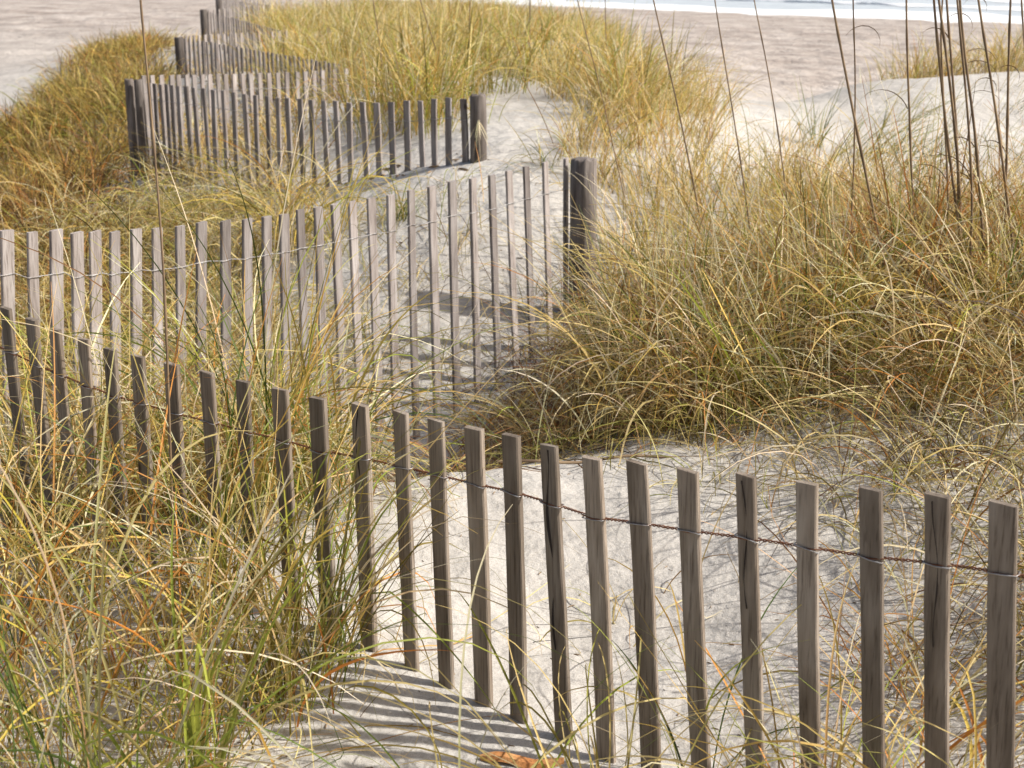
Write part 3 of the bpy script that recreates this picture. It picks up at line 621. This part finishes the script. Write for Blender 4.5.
ST = [([(177,650),(163,280),(150,130),(138,0)], 2.75, 'long dark stalk rising through the left fences to the top of the photo', .0026, 0),
 ([(708,260),(700,215),(680,115),(653,0)], 5.6, 'slanting dark stalk right of the thick post, top leaning left', .004, 0),
 ([(640,260),(626,205),(602,95),(577,0)], 6.6, 'thin slanting stalk just right of the thick round post', .0032, 0),
 ([(750,230),(746,205),(739,154),(725,68),(714,0)], 5.3, 'thin stalk standing over the bare sand trough, left of its twin', .0032, 0),
 ([(792,240),(787,205),(776,120),(765,55),(754,0)], 5.3, 'thin stalk left of the upright dark green tuft, slightly tilted left', .003, 0),
 ([(890,290),(879,240),(855,120),(842,50),(833,0)], 4.7, 'thickest tilted stalk, first at left of the stalk cluster', .0052, 1),
 ([(850,260),(855,171),(857,80),(854,0)], 4.9, 'upright stalk with a curled leaf crossing the thickest tilted stalk', .0034, 1),
 ([(918,260),(914,205),(911,120),(908,60),(906,0)], 4.9, 'straight stalk with small side leaf, alone between cluster and thick tilted stalk', .0046, 2),
 ([(972,300),(961,239),(947,137),(938,60),(932,0)], 4.6, 'left stalk of the tight brown cluster on the right', .0052, 2),
 ([(962,290),(958,171),(948,80),(937,0)], 4.7, 'second stalk of the tight brown cluster on the right', .0056, 2),
 ([(958,280),(956,154),(951,70),(946,0)], 4.75, 'third straight stalk of the tight brown cluster on the right', .005, 2),
 ([(985,300),(982,240),(976,137),(966,60),(961,0)], 4.6, 'dark stalk with a drooping curled leaf right of the tight cluster', .0054, 3),
 ([(1018,290),(1011,222),(999,120),(989,55),(980,0)], 4.55, 'long stalk near the right edge, top leaning left', .005, 2),
 ([(1004,280),(1009,154),(1010,70),(1011,0)], 4.8, 'straight upright stalk near the right edge', .005, 2),
 ([(948,300),(950,200),(944,100),(940,40),(941,0)], 4.85, 'thin brown stalk just behind the tight cluster, slightly wavy', .004, 2),
 ([(968,310),(972,200),(966,110),(955,0)], 4.5, 'brown stalk in front of the tight cluster, leaning left at the top', .0045, 2),
 ([(1030,220),(1026,100),(1020,0)], 4.7, 'stalk with a small leaf at the very right edge', .0034, 1),
 ([(384,90),(381,51),(373,0)], 10.5, 'distant dark stalk in ridge grass above the dark fence', .005, 0),
 ([(449,95),(441,65),(430,32),(420,0)], 10.3, 'distant slanting stalk in ridge grass above the dark fence post', .005, 0),
 ([(531,80),(530,40),(530,0)], 11.5, 'distant upright stalk in the middle of the ridge grass', .006, 0),
 ([(467,90),(469,40),(470,0)], 11.2, 'distant pale upright stalk left of the middle of the ridge', .005, 0),
 ([(608,90),(606,40),(605,0)], 10.8, 'distant thin stalk at the right end of the ridge grass', .0045, 0)]
for k, (p, Y, lb, r0, lf) in enumerate(ST): stalk(p, Y, lb, r0, lf, k)

# small things --------------------------------------------------------
mb = MB(); r = np.random.default_rng(5)
a = np.linspace(0, 1, 12); Lc = .15
V = []; 
for k, q in enumerate(a):
    wv = .012*(np.sin(q*math.pi)**.5+.12)*(1+r.uniform(-.15, .15)); zc = .006+.006*math.sin(q*7)
    V += [(q*Lc-Lc/2, -wv, zc-.003), (q*Lc-Lc/2, -wv*.6, zc+.006), (q*Lc-Lc/2, wv*.5, zc+.008), (q*Lc-Lc/2, wv, zc-.002)]
Q = [[k*4+j, k*4+(j+1) % 4, (k+1)*4+(j+1) % 4, (k+1)*4+j] for k in range(11) for j in range(4)]+[[0, 1, 2, 3], [47, 46, 45, 44]]
mb.add(V, Q); p = U(522, 753, 2.35); ch = mb.build('bark_piece', CHIP, None, (p.x, p.y, float(H(p.x, p.y))), smooth=False)
ch.rotation_euler.z = R(-6); tag(ch, 'orange brown piece of bark lying on the sand under the middle pickets', 'bark')
mb = MB(); p0 = U(540, 470, 3.62); a = np.linspace(-1, 1, 14)
mb.add(*tube(np.stack([a*.28, .02*np.sin(a*3), .004*np.sin(a*7)], 1), .004, 6))
p = Vector((.24, 3.72, 0)); tw = mb.build('twig', STEM, None, (p.x, p.y, float(H(p.x, p.y))+.008)); tw.rotation_euler.z = .03
tag(tw, 'thin straight twig lying on the white sand crest before the dark grass', 'twig')
# pale dead strands caught on the post of the dark fence
r = np.random.default_rng(9); m = 16
m = 9; rt = np.array([p3.x+.005, p3.y-.048, p3.z-.13])+r.normal(0, .006, (m, 3))
o = blades('dry_strands', rt, r.uniform(-2.8, -.3, m), r.uniform(-1.35, -.9, m), r.uniform(0, .3, m), r.uniform(.08, .22, m), r.uniform(.004, .008, m), mixcol(dict(cream=1), m, r), mixcol(dict(cream=1), m, r), 8, r, False, tuple(p3))
tag(o, 'pale dead strands hanging from the round post of the dark fence', 'dry grass')
# bits of dark debris on the sand
r = np.random.default_rng(21); pts = []
V = []; Q = []
def bit(x, y, s):
    z = float(H(x, y)); a = r.uniform(0, 6.28); l = s*r.uniform(1, 4); w_ = s*.5; c_, s_ = math.cos(a), math.sin(a); k = len(V)
    for (u, v, h) in ((-l, -w_, 0), (l, -w_*.5, 0), (l*.8, w_*.5, s*.4), (-l, w_, s*.5), (-l*.5, 0, s*1.1), (l*.5, 0, s)):
        V.append((x+u*c_-v*s_, y+u*s_+v*c_, z+h))
    Q.extend([[k, k+1, k+5, k+4], [k+3, k+4, k+5, k+2], [k, k+4, k+3, k], ])
Q2 = []
for _ in range(520): bit(r.uniform(-.6, 1.5), r.uniform(2.2, 4.4), r.uniform(.001, .003))
for _ in range(160):
    f = r.random(); px = 463-314*f; Y = 8.0+.9*f+1.0*f*f; xx = (px-512)/F*Y*1.03; bit(xx+r.normal(0, .05), Y+r.normal(.05, .12), r.uniform(.004, .012))
for _ in range(120): bit(r.uniform(-1, .3), r.uniform(6, 8), r.uniform(.002, .005))
Q = [q for q in Q if len(set(q)) == 4]
o = link('plant_debris', fast_mesh('plant_debris', np.array(V), np.array(Q), False), STEM)
tag(o, 'dark bits of plant debris scattered over the sand', 'debris', kind='stuff')
